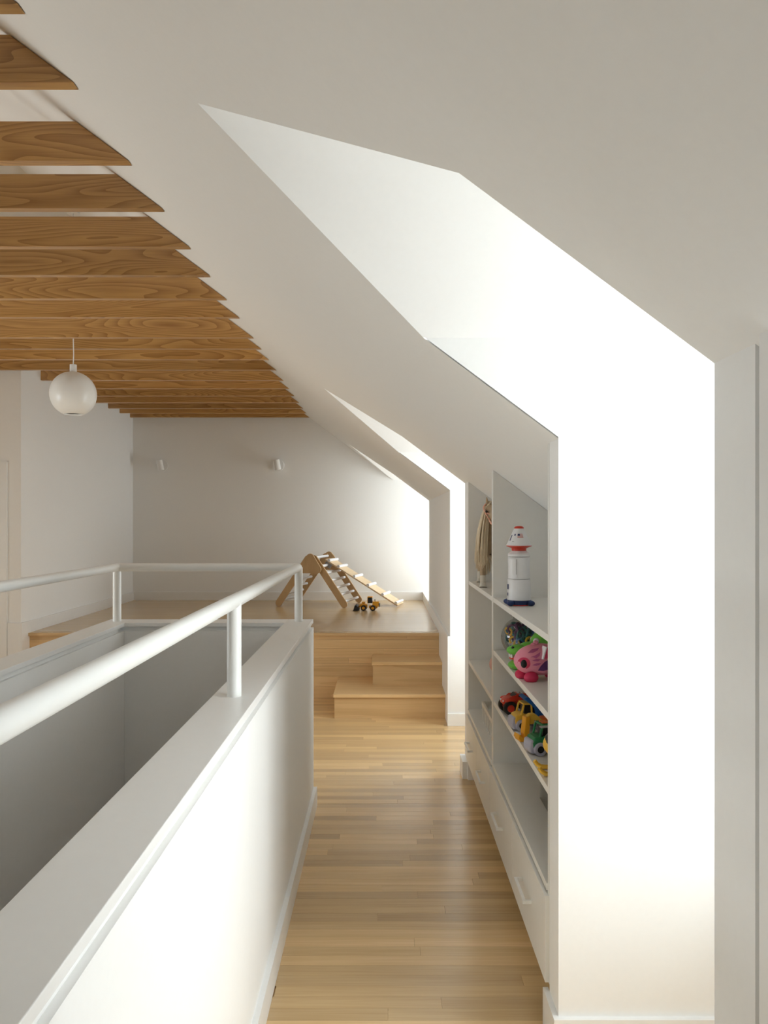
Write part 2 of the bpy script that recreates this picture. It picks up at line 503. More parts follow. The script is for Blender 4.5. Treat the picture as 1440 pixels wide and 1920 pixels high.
# outer left wall with an added, unseen fill window that brightens the ceiling
FILL_WIN = [(2.2, 4.1)]
LZ0, LZ1 = 0.50, 1.85
def lw(bm):
    zt = szl(XL) + 0.02
    ys = [YR] + [v for p in FILL_WIN for v in p] + [YD + 0.1]
    for i in range(0, len(ys), 2):
        box(bm, (XL - 0.12, ys[i], -0.2), (XL, ys[i + 1], zt))
    for a, b in FILL_WIN:
        box(bm, (XL - 0.12, a, -0.2), (XL, b, LZ0)); box(bm, (XL - 0.12, a, LZ1), (XL, b, zt))
struct('wall_left_outer', lw, 'wall', 'outer white wall on the far left')
for n, (a, b) in enumerate(FILL_WIN):
    w = bpy.data.objects.new('window_%d' % (n + 4), None); COL.objects.link(w)  # added fill window, out of view
    w.location = (XL - 0.06, (a + b) / 2, LZ0); tag(w, 'unseen white framed fill window added on the far left', kind='structure')
    hy, hz = (b - a) / 2, LZ1 - LZ0
    def fr(bm):
        f = 0.045
        box(bm, (-0.03, -hy, 0), (0.03, -hy + f, hz)); box(bm, (-0.03, hy - f, 0), (0.03, hy, hz))
        box(bm, (-0.03, -hy + f, 0), (0.03, hy - f, f)); box(bm, (-0.03, -hy + f, hz - f), (0.03, hy - f, hz))
    part('frame', 'trim', w, fr)
    part('mullion', 'trim', w, lambda bm: box(bm, (-0.02, -0.015, 0.045), (0.02, 0.015, hz - 0.045)))
    part('pane', 'glass', w, lambda bm: box(bm, (-0.003, -hy + 0.045, 0.045), (0.003, -0.015, hz - 0.045)))
    part('pane', 'glass', w, lambda bm: box(bm, (-0.003, 0.015, 0.045), (0.003, hy - 0.045, hz - 0.045)))
    ld = bpy.data.lights.new('sky_portal', 'AREA'); ld.shape = 'RECTANGLE'; ld.size, ld.size_y = hz, hy * 2
    ld.cycles.is_portal = True
    lo = bpy.data.objects.new('sky_portal', ld); COL.objects.link(lo)
    lo.location = (XL - 0.14, (a + b) / 2, LZ0 + hz / 2); lo.rotation_euler = (0, math.radians(-90), 0)

# ------------------------------------------------------------------ half walls round the stairwell
CZ = 0.995
def half_wall(name, lo, hi, label, cap_lo, cap_hi, ends=None):
    w = struct(name, lambda bm: box(bm, (lo[0], lo[1], lo[2]), (hi[0], hi[1], CZ - 0.042)), 'wall', label)
    i = 0.014
    c = struct('cap', lambda bm: box(bm, (cap_lo[0], cap_lo[1], CZ - 0.02), (cap_hi[0], cap_hi[1], CZ)), 'trim', parent=w, soft=0.0015)
    struct('shadow_reveal', lambda bm: box(bm, (lo[0] + i, lo[1] + i, CZ - 0.043), (hi[0] - i, hi[1] - i, CZ - 0.019)), 'trim', parent=w)
    return w
hr = half_wall('wall_stair_right', (-0.503, WY0, -2.9), (-0.371, 4.045, 0), 'white half wall between the stairwell and the corridor', (W1, WY0, 0), (-0.373, 4.047, 0))
hf = half_wall('wall_stair_far', (-1.445, 3.905, -2.9), (-0.504, 4.045, 0), 'white half wall across the far end of the stairwell', (W0, WY1, 0), (W1, 4.047, 0))
hl = half_wall('wall_stair_left', (-1.445, WY0, -2.9), (-1.329, 3.904, 0), 'white half wall on the left of the stairwell', (-1.449, WY0, 0), (W0, 4.047, 0))
stf = thing('stair_flight', 'unseen oak stair flight added inside the stairwell', 'stairs', (-0.916, WY0, 0))  # out of view; added so its oak bounces warm light onto the well walls
for k in range(13):
    z = -(k + 1) * 0.205
    part('tread', 'oak', stf, lambda bm: box(bm, (-0.41, k * 0.27, z - 0.03), (0.41, (k + 1) * 0.27 + 0.02, z)))
    part('riser', 'oak', stf, lambda bm: box(bm, (-0.41, k * 0.27 - 0.016, z + 0.0005), (0.41, k * 0.27 - 0.001, z + 0.174)))
struct('wall_stair_near', lambda bm: box(bm, (-1.445, WY0 - 0.12, -2.9), (-0.371, WY0 - 0.02, -0.2)), 'wall', 'wall under the top of the stairs')

BH = 0.10
def board(name, boxes, label):
    def f(bm):
        for lo, hi in boxes: box(bm, lo, hi)
    return struct(name, f, 'trim', label)
board('baseboard_stair', [((-0.371, WY0, 0), (-0.353, 4.062, BH)), ((-1.445, 4.045, 0), (-0.371, 4.062, BH))], 'white baseboard along the half wall')
board('baseboard_dormer_near', [((KX - 0.016, D[0][1] - 0.016, 0), (KX, SY0 + 0.02, BH + 0.012)), ((KX, D[0][1] - 0.016, 0), (XW, D[0][1], BH + 0.012))], 'white baseboard under the bright dormer wall')
board('baseboard_dormer_middle', [((KX - 0.03, SY1 + 0.02, 0), (KX, D[1][0] + 0.016, BH)), ((KX, D[1][0], 0), (XW, D[1][0] + 0.016, BH))], 'white baseboard block at the far end of the drawers')
board('baseboard_dormer_far', [((KX - 0.02, D[1][1] - 0.016, 0), (XW, D[1][1], BH - 0.01))], 'white baseboard beside the lower step')
board('baseboard_right', [((KX - 0.018, D[1][1], 0), (KX, YB - 0.016, PZ + BH))], 'white skirting beside the steps and platform')
board('baseboard_back', [((XP, YB - 0.016, PZ), (XW, YB, PZ + BH))], 'white baseboard along the back wall')
board('baseboard_left', [((XP, YD - 0.016, 0), (XP + 0.016, YB - 0.016, PZ + BH)), ((-3.168, YD - 0.016, 0), (XP, YD, PZ + BH))], 'white skirting along the left platform wall')

# door at the left edge
dr = bpy.data.objects.new('door_1', None); COL.objects.link(dr); dr.location = (-3.27, YD, 0); tag(dr, 'white door with casing at the left edge', kind='structure')
DH = E + 0.46
part('leaf', 'trim', dr, lambda bm: box(bm, (-0.875, 0.035, 0.008), (-0.006, 0.075, DH - 0.008)))
def casing(bm):
    box(bm, (0.0, -0.018, 0), (0.098, 0, DH + 0.055)); box(bm, (-0.978, -0.018, 0), (-0.88, 0, DH + 0.055))
    box(bm, (-0.88, -0.018, DH), (0.0, 0, DH + 0.055))
part('casing', 'trim', dr, casing)
part('jamb', 'trim', dr, lambda bm: (box(bm, (-0.004, 0.0, 0), (0.012, 0.10, DH)), box(bm, (-0.88, 0.0, DH - 0.004), (0.0, 0.1, DH + 0.01))))
for hz in (0.25, 0.785, 1.75):
    part('hinge', 'dark', dr, lambda bm: box(bm, (-0.02, 0.018, hz), (-0.004, 0.036, hz + 0.075)))
part('stop', 'dark', dr, lambda bm: box(bm, (-0.875, 0.05, DH - 0.008), (-0.006, 0.07, DH)))

# casing of the opening at the right edge of the picture
def upright(name, x0, y0, y1, label):
    struct(name, lambda bm: prism(bm, [(x0, 0), (KX + 0.09, 0), (KX + 0.09, sz(KX + 0.09)), (x0, sz(x0))], 'y', y0, y1), 'trim', label)
upright('trim_1', KX - 0.008, 0.962, 0.987, 'white vertical casing at the right edge')
upright('trim_2', KX + 0.016, 0.987, 1.014, 'recessed groove beside the casing at the right edge')
struct('door_2', lambda bm: box(bm, (KX + 0.035, 0.10, 0.0), (KX + 0.075, 0.962, sz(KX + 0.08))), 'trim', 'white cupboard door at the right edge')

# ------------------------------------------------------------------ handrail
RR, RC = 0.0212, E - 0.2325
PX0, PX1, PYF = -0.442, -1.387, 3.965
hd = thing('handrail', 'white tubular handrail on posts around the stairwell', 'railing', (PX0, PYF, CZ))
def corner(c, a, b, r=0.03, n=6):
    c, a, b = Vector(c), Vector(a), Vector(b)
    p = c + (a - c).normalized() * r; q = c + (b - c).normalized() * r
    return [((1 - t) ** 2) * p + 2 * (1 - t) * t * c + t * t * q for t in [i / n for i in range(n + 1)]]
def rail(bm):
    o = Vector((PX0, PYF, CZ))
    p = [Vector((PX0, WY0 + 0.1, RC)) - o, Vector((PX0, PYF, RC)) - o, Vector((PX1, PYF, RC)) - o, Vector((PX1, WY0 + 0.1, RC)) - o]
    pts = [p[0]] + corner(p[1], p[0], p[2]) + corner(p[2], p[1], p[3]) + [p[3]]
    tube(bm, pts, RR, 28)
part('rail', 'rail', hd, rail, smooth='angle')
for px in (PX0, PX1):
    for py in (3.965, 2.255, 0.545, -1.165):
        part('post', 'rail', hd, lambda bm: cyl(bm, (px - PX0, py - PYF, 0), (px - PX0, py - PYF, RC - CZ), RR, seg=28), smooth='angle')

# ------------------------------------------------------------------ raised platform and steps
pf = thing('raised_platform', 'raised oak platform floor with a boarded front', 'platform', (0, PY, 0))
XR_ = KX - 0.018
part('deck', 'floor', pf, lambda bm: box(bm, (XP + 0.016, 0.0, PZ - 0.02), (XR_, YB - 0.016 - PY, PZ)))
part('dormer_deck', 'floor', pf, lambda bm: box(bm, (XR_, D[2][0] - PY, PZ - 0.02), (XW, YB - 0.016 - PY, PZ)))
part('nosing', 'oak', pf, lambda bm: box(bm, (XP + 0.016, -0.025, PZ - 0.026), (XR_, 0.06, PZ + 0.0005)), soft=0.002)
zs = [0.0, 0.10, 0.19, 0.275, 0.30, 0.345, 0.425, 0.50, PZ - 0.026]
for i in range(len(zs) - 1):
    x = XP + 0.016
    cuts = sorted([random.uniform(-2.4, -1.2), [-.3, -.05, .2, -.42, -.2, .1, -.5, .3][i] - 0.1])
    for xe in cuts + [XR_]:
        bx = part('riser_board', 'oak', pf, lambda bm: box(bm, (x + 0.0004, 0.0, zs[i] + 0.0006), (xe - 0.0004, 0.015 , zs[i + 1] - 0.0006)))
        x = xe
part('carcass', 'oak', pf, lambda bm: box(bm, (XP + 0.016, 0.016, 0), (XR_, YB - 0.016 - PY, PZ - 0.021)))

def step(name, x0, y0, y1, z0, z1, label):
    s = thing(name, label, 'step', (x0, y0, z0))
    w, d, h = XR_ - x0, y1 - y0, z1 - z0
    part('tread', 'oak', s, lambda bm: box(bm, (-0.008, -0.022, h - 0.026), (w, d, h)), soft=0.003)
    part('riser', 'oak', s, lambda bm: box(bm, (0, 0, 0), (w, 0.018, h - 0.026)))
    part('side_panel', 'oak', s, lambda bm: box(bm, (0, 0.018, 0), (0.018, d, h - 0.026)))
    return s
step('wooden_step', -0.378, 5.87, PY, 0.0, 0.188, 'lower and wider oak box step on the corridor floor')
step('wooden_step', -0.087, 6.20, PY, 0.188, 0.376, 'upper narrower oak box step standing on the wider step')

# ------------------------------------------------------------------ ceiling beams
BT, BHT, BZ = 0.038, 0.138, 2.78
ORD = ['first', 'second', 'third', 'fourth', 'fifth', 'sixth', 'seventh', 'eighth', 'ninth', 'tenth', 'eleventh', 'twelfth', 'thirteenth', 'fourteenth', 'fifteenth', 'sixteenth', 'seventeenth', 'eighteenth', 'nineteenth']
far_v = [26.7, 168.5, 310.7, 397.6, 467.8, 520, 563.3, 597.5, 635, 657.5, 675, 694, 716, 731.7, 745, 758.3, 768.3, 776, 783]
beam_y = []
for i, v in enumerate(far_v):
    ym = (BZ - E) * 1428.0 / (980.0 - v)
    yu = 1.905 + 0.4075 * i
    beam_y.append(ym if i < 9 else 0.5 * (ym + yu))
beam_y[-1] = min(beam_y[-1], YB - 0.02)
for i, yf in enumerate(beam_y):
    left = XP if yf > YD else None
    def bm_f(bm):
        xt0, xt1 = -0.896, -0.896 - BHT / SL
        if left is None:
            xl0, xl1 = 2 * RX - xt0, 2 * RX - xt1
        else:
            xl0 = xl1 = left
        prism(bm, [(xl0, 0), (xt0, 0), (xt1, BHT), (xl1, BHT)], 'y', 0, BT)
    b_ = B(); bm_f(b_)
    o = obj('ceiling_beam', b_, 'fir'); o.location = (0, yf - BT, BZ)
    extra = 'cut off by the top of the picture' if i == 0 else ('nearest the back wall' if i == 18 else 'counted from the camera')
    tag(o, '%s exposed fir ceiling beam, %s' % (ORD[i], extra), 'beam', 'exposed ceiling beams', kind='thing')

# ------------------------------------------------------------------ built-in shelving
def unit_(name, y0, y1, shelves, label):
    t = thing(name, label, 'bookcase', (KX, y0, 0.0))
    W = y1 - y0; dep = NX - KX; ST = 0.021
    top = lambda xx: sz(KX + xx) - 0.001
    side = [(0.0, 0.13), (dep, 0.13), (dep, top(dep)), (0.0, top(0.0))]
    for a in (0.0, W - ST):
        part('side_panel', 'cabinet', t, lambda bm: prism(bm, side, 'y', a, a + ST))
    part('back_panel', 'cabinet', t, lambda bm: box(bm, (dep, 0, 0.13), (dep + 0.012, W, top(dep + 0.012))))
    for z in shelves:
        part('shelf', 'cabinet', t, lambda bm: box(bm, (0.002, ST, z - 0.022), (dep, W - ST, z)), soft=0.001)
    part('counter', 'cabinet', t, lambda bm: box(bm, (-0.004, ST, 0.401), (dep, W - ST, 0.423)), soft=0.001)
    part('bottom_panel', 'cabinet', t, lambda bm: box(bm, (0.0, ST, 0.13), (dep, W - ST, 0.148)))
    part('toe_kick', 'cabinet', t, lambda bm: box(bm, (0.085, 0.0, 0.001), (0.105, W, 0.13)))
    half = W / 2
    for a in (0.004, half + 0.002):
        b = a + half - 0.006
        d = part('drawer', 'cabinet', t, lambda bm: box(bm, (-0.012, a, 0.133), (0.006, b, 0.392)), soft=0.001)
        part('drawer_box', 'cabinet', d, lambda bm: box(bm, (0.007, a + 0.03, 0.16), (dep - 0.03, b - 0.03, 0.36)))
        c = (a + b) / 2; hl_ = 0.085; hz = 0.268
        def hnd(bm):
            box(bm, (-0.040, c - hl_, hz - 0.005), (-0.030, c + hl_, hz + 0.005))
            box(bm, (-0.031, c - hl_, hz - 0.005), (-0.011, c - hl_ + 0.010, hz + 0.005))
            box(bm, (-0.031, c + hl_ - 0.010, hz - 0.005), (-0.011, c + hl_, hz + 0.005))
        part('handle', 'rail', d, hnd)
    return t
SHT, SH2, SH3, CT = E - 0.338, E - 0.575, E - 0.800, 0.423
unit_('built_in_bookcase', 2.273, 3.46, (SHT, SH2, SH3), 'nearer white built-in bookcase full of colourful toys')
unit_('built_in_bookcase', 3.462, 4.457, (SHT, SH3), 'farther white built-in bookcase holding a toy horse')


# ------------------------------------------------------------------ pendant lamp
pl = thing('pendant_lamp', 'white opal globe pendant hanging on a thin cord from the ceiling', 'lamp', (-2.22, 5.45, 0))
GZ, GR = E + 0.92, 0.160
def globe(bm):
    pr = []
    for k in range(19):
        t = math.radians(-65 + k * (65 + 78) / 18.0)
        pr.append((GR * math.cos(t), GZ + GR * math.sin(t)))
    pr = [(0.058, GZ - GR * 0.85), (0.0625, GZ - GR * 0.9063)] + pr
    lathe(bm, pr + [(0.0, pr[-1][1])], 40)
part('globe', 'opal', pl, globe, smooth='angle')
part('lamp_holder', 'opal', pl, lambda bm: cyl(bm, (0, 0, GZ + GR * 0.95), (0, 0, GZ + GR + 0.05), 0.024, seg=24), smooth='angle')
part('cord', 'opal', pl, lambda bm: tube(bm, [(0, 0, GZ + GR + 0.05), (0.003, 0, GZ + GR + 0.12), (0, 0, GZ + GR + 0.25), (0, 0, sz(-2.22) - 0.03)], 0.004, 8), smooth=True)
part('canopy', 'opal', pl, lambda bm: cyl(bm, (0.0, 0, sz(-2.22) - 0.05), (0.0, 0, sz(-2.22) + 0.03), 0.045, seg=24), smooth='angle')

# ------------------------------------------------------------------ wall sconces
def sconce(x, z, label):
    s = thing('wall_sconce', label, 'lamp', (x, YB, z), group='small sconces on the back wall')
    part('backplate', 'trim', s, lambda bm: cyl(bm, (0, -0.016, 0), (0, 0.0, 0), 0.072, seg=32), smooth='angle')
    part('stem', 'trim', s, lambda bm: cyl(bm, (0, -0.07, 0), (0, -0.012, 0), 0.012, seg=16), smooth='angle')
    def sh(bm):
        d = Vector((-0.16, -0.10, 1.0)).normalized(); c = Vector((0, -0.095, 0))
        u, w = frame_of(d); r = 0.037
        ringsets = []
        for rr, t in ((r, -0.062), (r, 0.062), (r - 0.004, 0.062), (r - 0.004, -0.03), (0.0, -0.03)):
            if rr == 0: ringsets.append([bm.verts.new(c + d * t)])
            else: ringsets.append([bm.verts.new(c + d * t + (u * math.cos(2 * math.pi * k / 24) + w * math.sin(2 * math.pi * k / 24)) * rr) for k in range(24)])
        bm.faces.new(ringsets[0])
        for A, C in zip(ringsets, ringsets[1:]):
            for k in range(24):
                j = (k + 1) % 24
                if len(C) == 1: bm.faces.new((A[k], A[j], C[0]))
                else: bm.faces.new((A[k], A[j], C[j], C[k]))
    part('shade', 'trim', s, sh, smooth='angle')
sconce(-2.70, E + 0.695, 'small white cylinder sconce on the back wall, left one of two')
sconce(-1.285, E + 0.70, 'small white cylinder sconce on the back wall, right one of two')

# ------------------------------------------------------------------ climbing triangle and ramp (on the platform)
TA = math.atan2(-0.258, 0.966)          # local x = across the triangle (to the right), local y = along the rungs
tri = thing('climbing_triangle', 'wooden climbing triangle with white rungs on the platform', 'climbing frame', (-0.812, 8.52, PZ), TA)
HS, TH, TL = 0.385, 0.60, 0.60
def leg_bar(bm, x0, z0, x1, z1, y0, y1, w):
    d = Vector((x1 - x0, 0, z1 - z0)); L_ = d.length; d.normalize(); n = Vector((-d.z, 0, d.x))
    pts = []
    for k in range(9):
        t = math.pi / 2 + math.pi * k / 8
        pts.append(Vector((x0, 0, z0)) + d * (math.cos(t) * w / 2) + n * (math.sin(t) * w / 2))
    for k in range(9):
        t = -math.pi / 2 + math.pi * k / 8
        pts.append(Vector((x1, 0, z1)) + d * (math.cos(t) * w / 2) + n * (math.sin(t) * w / 2))
    prism(bm, [(p.x, p.z) for p in pts], 'y', y0, y1)
LWD = 0.076
for yb, sgn in ((0.0, 1), (TL, -1)):
    for sx in (-1, 1):
        off = 0.0 if sx < 0 else 0.019
        a = yb + sgn * off
        part('leg', 'birch', tri, lambda bm: leg_bar(bm, sx * HS, LWD / 2, sx * 0.035, TH - LWD / 2 - 0.02, a - 0.009, a + 0.009, LWD))
    def plate(bm):
        pts = []
        for (cx_, cz_, a0) in ((0.0, TH - 0.045, 30), (-0.083, TH - 0.175, 150), (0.083, TH - 0.175, 270)):
            for k in range(7):
                t = math.radians(a0 + k * 120 / 6.0)
                pts.append((cx_ + 0.045 * math.cos(t), cz_ + 0.045 * math.sin(t)))
        a = yb - sgn * 0.019
        prism(bm, pts, 'y', a - 0.009, a + 0.009)
    part('gusset_plate', 'birch', tri, plate)
ra = [Vector((sx * (0.055 + (HS - 0.055) * f), 0, TH - 0.075 - (TH - 0.12) * f)) for sx in (1, -1) for f in (0.14, 0.30, 0.47, 0.64, 0.80, 0.96)]
ra.append(Vector((0, 0, TH - 0.05)))
for p in ra:
    part('rung', 'white_plastic', tri, lambda bm: cyl(bm, (p.x, 0.018, p.z), (p.x, TL - 0.018, p.z), 0.0145, seg=14), smooth='angle')

# ramp: local frame of the triangle, standing free on the floor and leaning on a rung
rp_ = thing('climbing_ramp', 'pale wooden ramp with white cross bars leaning on the climbing triangle', 'ramp', (-0.812, 8.52, PZ), TA)
R0, R1 = Vector((0.93, 0, 0.010)), Vector((0.075, 0, 0.515))
rd = (R1 - R0).normalized(); rn = Vector((-rd.z, 0, rd.x)) * (1 if rd.x < 0 else -1)
if rn.z < 0: rn = -rn
RY0, RY1 = 0.25, 0.54
def strip(bm, p, q, t0, t1, y0, y1):
    prism(bm, [((p + rn * t0).x, (p + rn * t0).z), ((q + rn * t0).x, (q + rn * t0).z), ((q + rn * t1).x, (q + rn * t1).z), ((p + rn * t1).x, (p + rn * t1).z)], 'y', y0, y1)
part('board', 'ramp', rp_, lambda bm: strip(bm, R0, R1, 0.0, 0.015, RY0, RY1))
RLEN = (R1 - R0).length
for f in (0.03, 0.21, 0.41, 0.60, 0.82, 0.955):
    p = R0 + rd * (RLEN * f)
    part('cross_bar', 'white_plastic', rp_, lambda bm: cyl(bm, (p + rn * 0.024) + Vector((0, RY0 - 0.004, 0)), (p + rn * 0.024) + Vector((0, RY1 + 0.02, 0)), 0.0165, seg=14), smooth='angle')
for yy in (RY0 + 0.01, RY1 - 0.04):
    part('hook', 'grey', rp_, lambda bm: strip(bm, R1 - rd * 0.10, R1 - rd * 0.02, -0.055, 0.0, yy, yy + 0.02))

# ------------------------------------------------------------------ toy wheel loader on the platform
ld_ = thing('toy_wheel_loader', 'small yellow toy wheel loader with a black bucket on the platform', 'toy', (-0.165, 8.20, PZ), math.radians(174))
WR = 0.030
def wheel(parent, x, y, r, w, tyre='black', hub='amber', z=None):
    z = r if z is None else z
    t = part('wheel', tyre, parent, lambda bm: lathe_y(bm, x, y, z, [(r * 0.55, -w / 2), (r * 0.92, -w / 2), (r, -w * 0.3), (r, w * 0.3), (r * 0.92, w / 2), (r * 0.55, w / 2), (r * 0.5, w * 0.3), (0, w * 0.3)]), smooth='angle')
    part('hub', hub, t, lambda bm: (lathe_y(bm, x, y, z, [(0, -w * 0.52), (r * 0.5, -w * 0.46), (r * 0.56, -w * 0.2)]), lathe_y(bm, x, y, z, [(r * 0.56, w * 0.2), (r * 0.5, w * 0.46), (0, w * 0.52)])), smooth='angle')
    return t
def lathe_y(bm, x, y, z, prof, seg=24):
    n0 = len(bm.verts)
    b2 = bmesh.new(); lathe(b2, prof, seg)
    mp = {}
    for v in b2.verts: mp[v] = bm.verts.new((x + v.co.x, y + v.co.z, z + v.co.y))
    for f in b2.faces: bm.faces.new([mp[v] for v in f.verts])
    b2.free()
for wx in (0.045, -0.055):
    for wy in (-0.04, 0.04):
        wheel(ld_, wx, wy, WR, 0.028)
part('engine_body', 'amber', ld_, lambda bm: (cbox(bm, (-0.085, 0, 0.072), (0.075, 0.058, 0.05), taper=(0.9, 0.85)), cbox(bm, (-0.055, 0, 0.04), (0.09, 0.045, 0.03))), soft=0.003)
part('counterweight', 'dark', ld_, lambda bm: cbox(bm, (-0.121, 0, 0.062), (0.012, 0.056, 0.04)), soft=0.003)
part('front_chassis', 'amber', ld_, lambda bm: (cbox(bm, (0.045, 0, 0.048), (0.075, 0.04, 0.035)), cbox(bm, (0.05, 0, 0.075), (0.03, 0.036, 0.035))), soft=0.003)
cb = part('cab', 'dark', ld_, lambda bm: cbox(bm, (-0.022, 0, 0.112), (0.052, 0.054, 0.062), taper=(0.85, 0.9)), soft=0.003)
part('roof', 'amber', cb, lambda bm: cbox(bm, (-0.022, 0, 0.146), (0.056, 0.058, 0.009)), soft=0.003)
for py in (-1, 1):
    part('pillar', 'amber', cb, lambda bm: cbox(bm, (0.003, py * 0.0265, 0.112), (0.005, 0.005, 0.066)))
    part('lift_arm', 'amber', ld_, lambda bm: tube(bm, [(0.035, py * 0.02, 0.09), (0.075, py * 0.02, 0.065), (0.105, py * 0.02, 0.028)], 0.007, 8), smooth=True)
    part('fender', 'amber', ld_, lambda bm: cbox(bm, (0.045, py * 0.04, 0.0665), (0.05, 0.026, 0.006)), soft=0.002)
def bucket(bm):
    prism(bm, [(0.098, 0.004), (0.16, 0.002), (0.150, 0.014), (0.118, 0.022), (0.118, 0.040), (0.135, 0.062), (0.118, 0.058), (0.098, 0.035)], 'y', -0.058, 0.058)
    for s in (-1, 1): prism(bm, [(0.105, 0.006), (0.152, 0.006), (0.138, 0.058), (0.118, 0.052)], 'y', s * 0.058 - 0.003, s * 0.058 + 0.003)
part('bucket', 'black', ld_, bucket)
part('exhaust', 'dark', ld_, lambda bm: cyl(bm, (-0.075, 0.012, 0.09), (-0.075, 0.012, 0.125), 0.004, seg=10))

# ------------------------------------------------------------------ toy rocket (top shelf)
rk = thing('toy_rocket', 'white toy space rocket with red collar and navy feet on the top shelf', 'toy', (0.556, 3.125, SHT), 0.0)
part('lower_body', 'white_plastic', rk, lambda bm: lathe(bm, [(0, 0.022), (0.0475, 0.022), (0.0478, 0.05), (0.0465, 0.104), (0.0445, 0.1075), (0, 0.1075)], 40), smooth='angle')
part('upper_body', 'white_plastic', rk, lambda bm: lathe(bm, [(0, 0.109), (0.044, 0.109), (0.0445, 0.118), (0.0445, 0.197), (0.0435, 0.1985), (0, 0.1985)], 40), smooth='angle')
part('lid', 'white_plastic', rk, lambda bm: lathe(bm, [(0, 0.200), (0.0445, 0.200), (0.045, 0.209), (0.043, 0.212), (0.031, 0.223), (0, 0.223)], 40), smooth='angle')
part('collar', 'red', rk, lambda bm: lathe(bm, [(0, 0.222), (0.0295, 0.222), (0.0305, 0.233), (0.052, 0.242), (0.0525, 0.2445), (0, 0.2445)], 40), smooth='angle')
CB, CTZ, RB_, RT_ = 0.2446, 0.314, 0.0522, 0.0195
part('capsule', 'white_plastic', rk, lambda bm: lathe(bm, [(0, CB), (RB_, CB), (RT_, CTZ), (0, CTZ)], 40), smooth='angle')
part('cap', 'red', rk, lambda bm: lathe(bm, [(0, CTZ), (0.0200, CTZ), (0.0195, 0.318), (0.015, 0.3225), (0.007, 0.3245), (0, 0.325)], 32), smooth='angle')
def cone_patch(name, mat, a0, a1, z0, z1, off=0.0006, parent=rk, rfun=None):
    rf = rfun or (lambda z: RB_ + (RT_ - RB_) * (z - CB) / (CTZ - CB))
    def f(bm):
        n = 5
        for k in range(n):
            t0 = math.radians(a0 + (a1 - a0) * k / n); t1 = math.radians(a0 + (a1 - a0) * (k + 1) / n)
            q = [((rf(z) + off) * math.cos(t), (rf(z) + off) * math.sin(t), z) for t, z in ((t0, z0), (t1, z0), (t1, z1), (t0, z1))]
            bm.faces.new([bm.verts.new(p) for p in q])
    return part(name, mat, parent, f)
# flag: canton and stripes on the side that faces the corridor (-y)
fl = cone_patch('flag', 'white_plastic', 250, 288, 0.2765, 0.2925, 0.0005)
for k in range(4):
    cone_patch('stripe', 'flag_red', 250, 288, 0.2765 + k * 0.0044, 0.2788 + k * 0.0044, 0.0008, fl)
cone_patch('canton', 'navy', 250, 267, 0.2845, 0.2927, 0.0011, fl)
cone_patch('porthole', 'navy', 226, 236, 0.285, 0.292, 0.0008)
cone_patch('porthole', 'navy', 198, 207, 0.265, 0.288, 0.0008)
cone_patch('mark', 'grey', 222, 234, 0.260, 0.2622, 0.0008)
cyr = lambda z: 0.0445
dp = cone_patch('door', 'white_plastic', 196, 246, 0.128, 0.190, 0.003, rk, cyr)
cone_patch('door_seam', 'grey', 246, 248.5, 0.128, 0.190, 0.0025, dp, cyr)
cone_patch('door_seam', 'grey', 194, 196, 0.128, 0.175, 0.0035, dp, cyr)
cone_patch('porthole', 'navy', 184, 200, 0.066, 0.087, 0.0012, rk, lambda z: 0.0472)
cone_patch('porthole', 'navy', 184, 196, 0.040, 0.052, 0.0012, rk, lambda z: 0.0476)
part('base_band', 'navy', rk, lambda bm: lathe(bm, [(0, 0.004), (0.046, 0.004), (0.049, 0.012), (0.049, 0.0225), (0, 0.0225)], 32), smooth='angle')
part('red_base', 'red', rk, lambda bm: lathe(bm, [(0, 0.001), (0.047, 0.001), (0.047, 0.0042), (0, 0.0042)], 32), smooth='angle')
for a in (45, 135, 225, 315):
    c, s_ = math.cos(math.radians(a)), math.sin(math.radians(a))
    part('foot', 'navy', rk, lambda bm: ell(bm, (c * 0.057, s_ * 0.057, 0.0115), (0.019, 0.013, 0.0115), 16, 10, Matrix.Rotation(math.radians(a), 3, 'Z')), smooth=True)

# ------------------------------------------------------------------ pink fish toy (second shelf)
FR = (0.098, 0.056, 0.058)
FC = Vector((0, 0, 0.074))
pk = thing('toy_fish', 'pink plastic fish toy with crimson feet and a dark round eye', 'toy', (0.574, 2.795, SH2), math.radians(8))
def fish_body(bm):
    vs = ell(bm, FC, FR, 32, 20)
    for v in vs:
        t = (v.co.x - FC.x) / FR[0]
        if t < -0.4:                     # blunt snout
            k = 1 + 0.16 * (-t - 0.4)
            v.co.y *= k; v.co.z = FC.z - 0.006 * (-t - 0.4) + (v.co.z - FC.z) * (1 + 0.10 * (-t - 0.4))
part('body', 'pink', pk, fish_body, smooth=True)
def side_patch(bm, pts, off, R=FR, C=FC):
    """polygon given in normalised side-view coordinates (a along x, b along z) laid on the -y side of an ellipsoid"""
    n = len(pts); ca = sum(p[0] for p in pts) / n; cb_ = sum(p[1] for p in pts) / n
    def P(a, b):
        y = math.sqrt(max(0.0, 1 - a * a - b * b))
        return bm.verts.new((C[0] + a * R[0], C[1] - y * R[1] - off * (0.3 + y), C[2] + b * R[2]))
    rings = []
    for f in (0.0, 0.5, 1.0):
        rings.append([P(ca, cb_)] if f == 0 else [P(ca + (a - ca) * f, cb_ + (b - cb_) * f) for a, b in pts])
    for k in range(n):
        j = (k + 1) % n
        bm.faces.new((rings[0][0], rings[1][k], rings[1][j]))
        bm.faces.new((rings[1][k], rings[2][k], rings[2][j], rings[1][j]))
def blob(ca, cb_, ra_, rb_, n=18, ang=0.0, pw=1.0):
    out = []
    for k in range(n):
        t = 2 * math.pi * k / n
        a, b = ra_ * math.cos(t), rb_ * math.sin(t)
        out.append((ca + a * math.cos(ang) - b * math.sin(ang), cb_ + a * math.sin(ang) + b * math.cos(ang)))
    return out
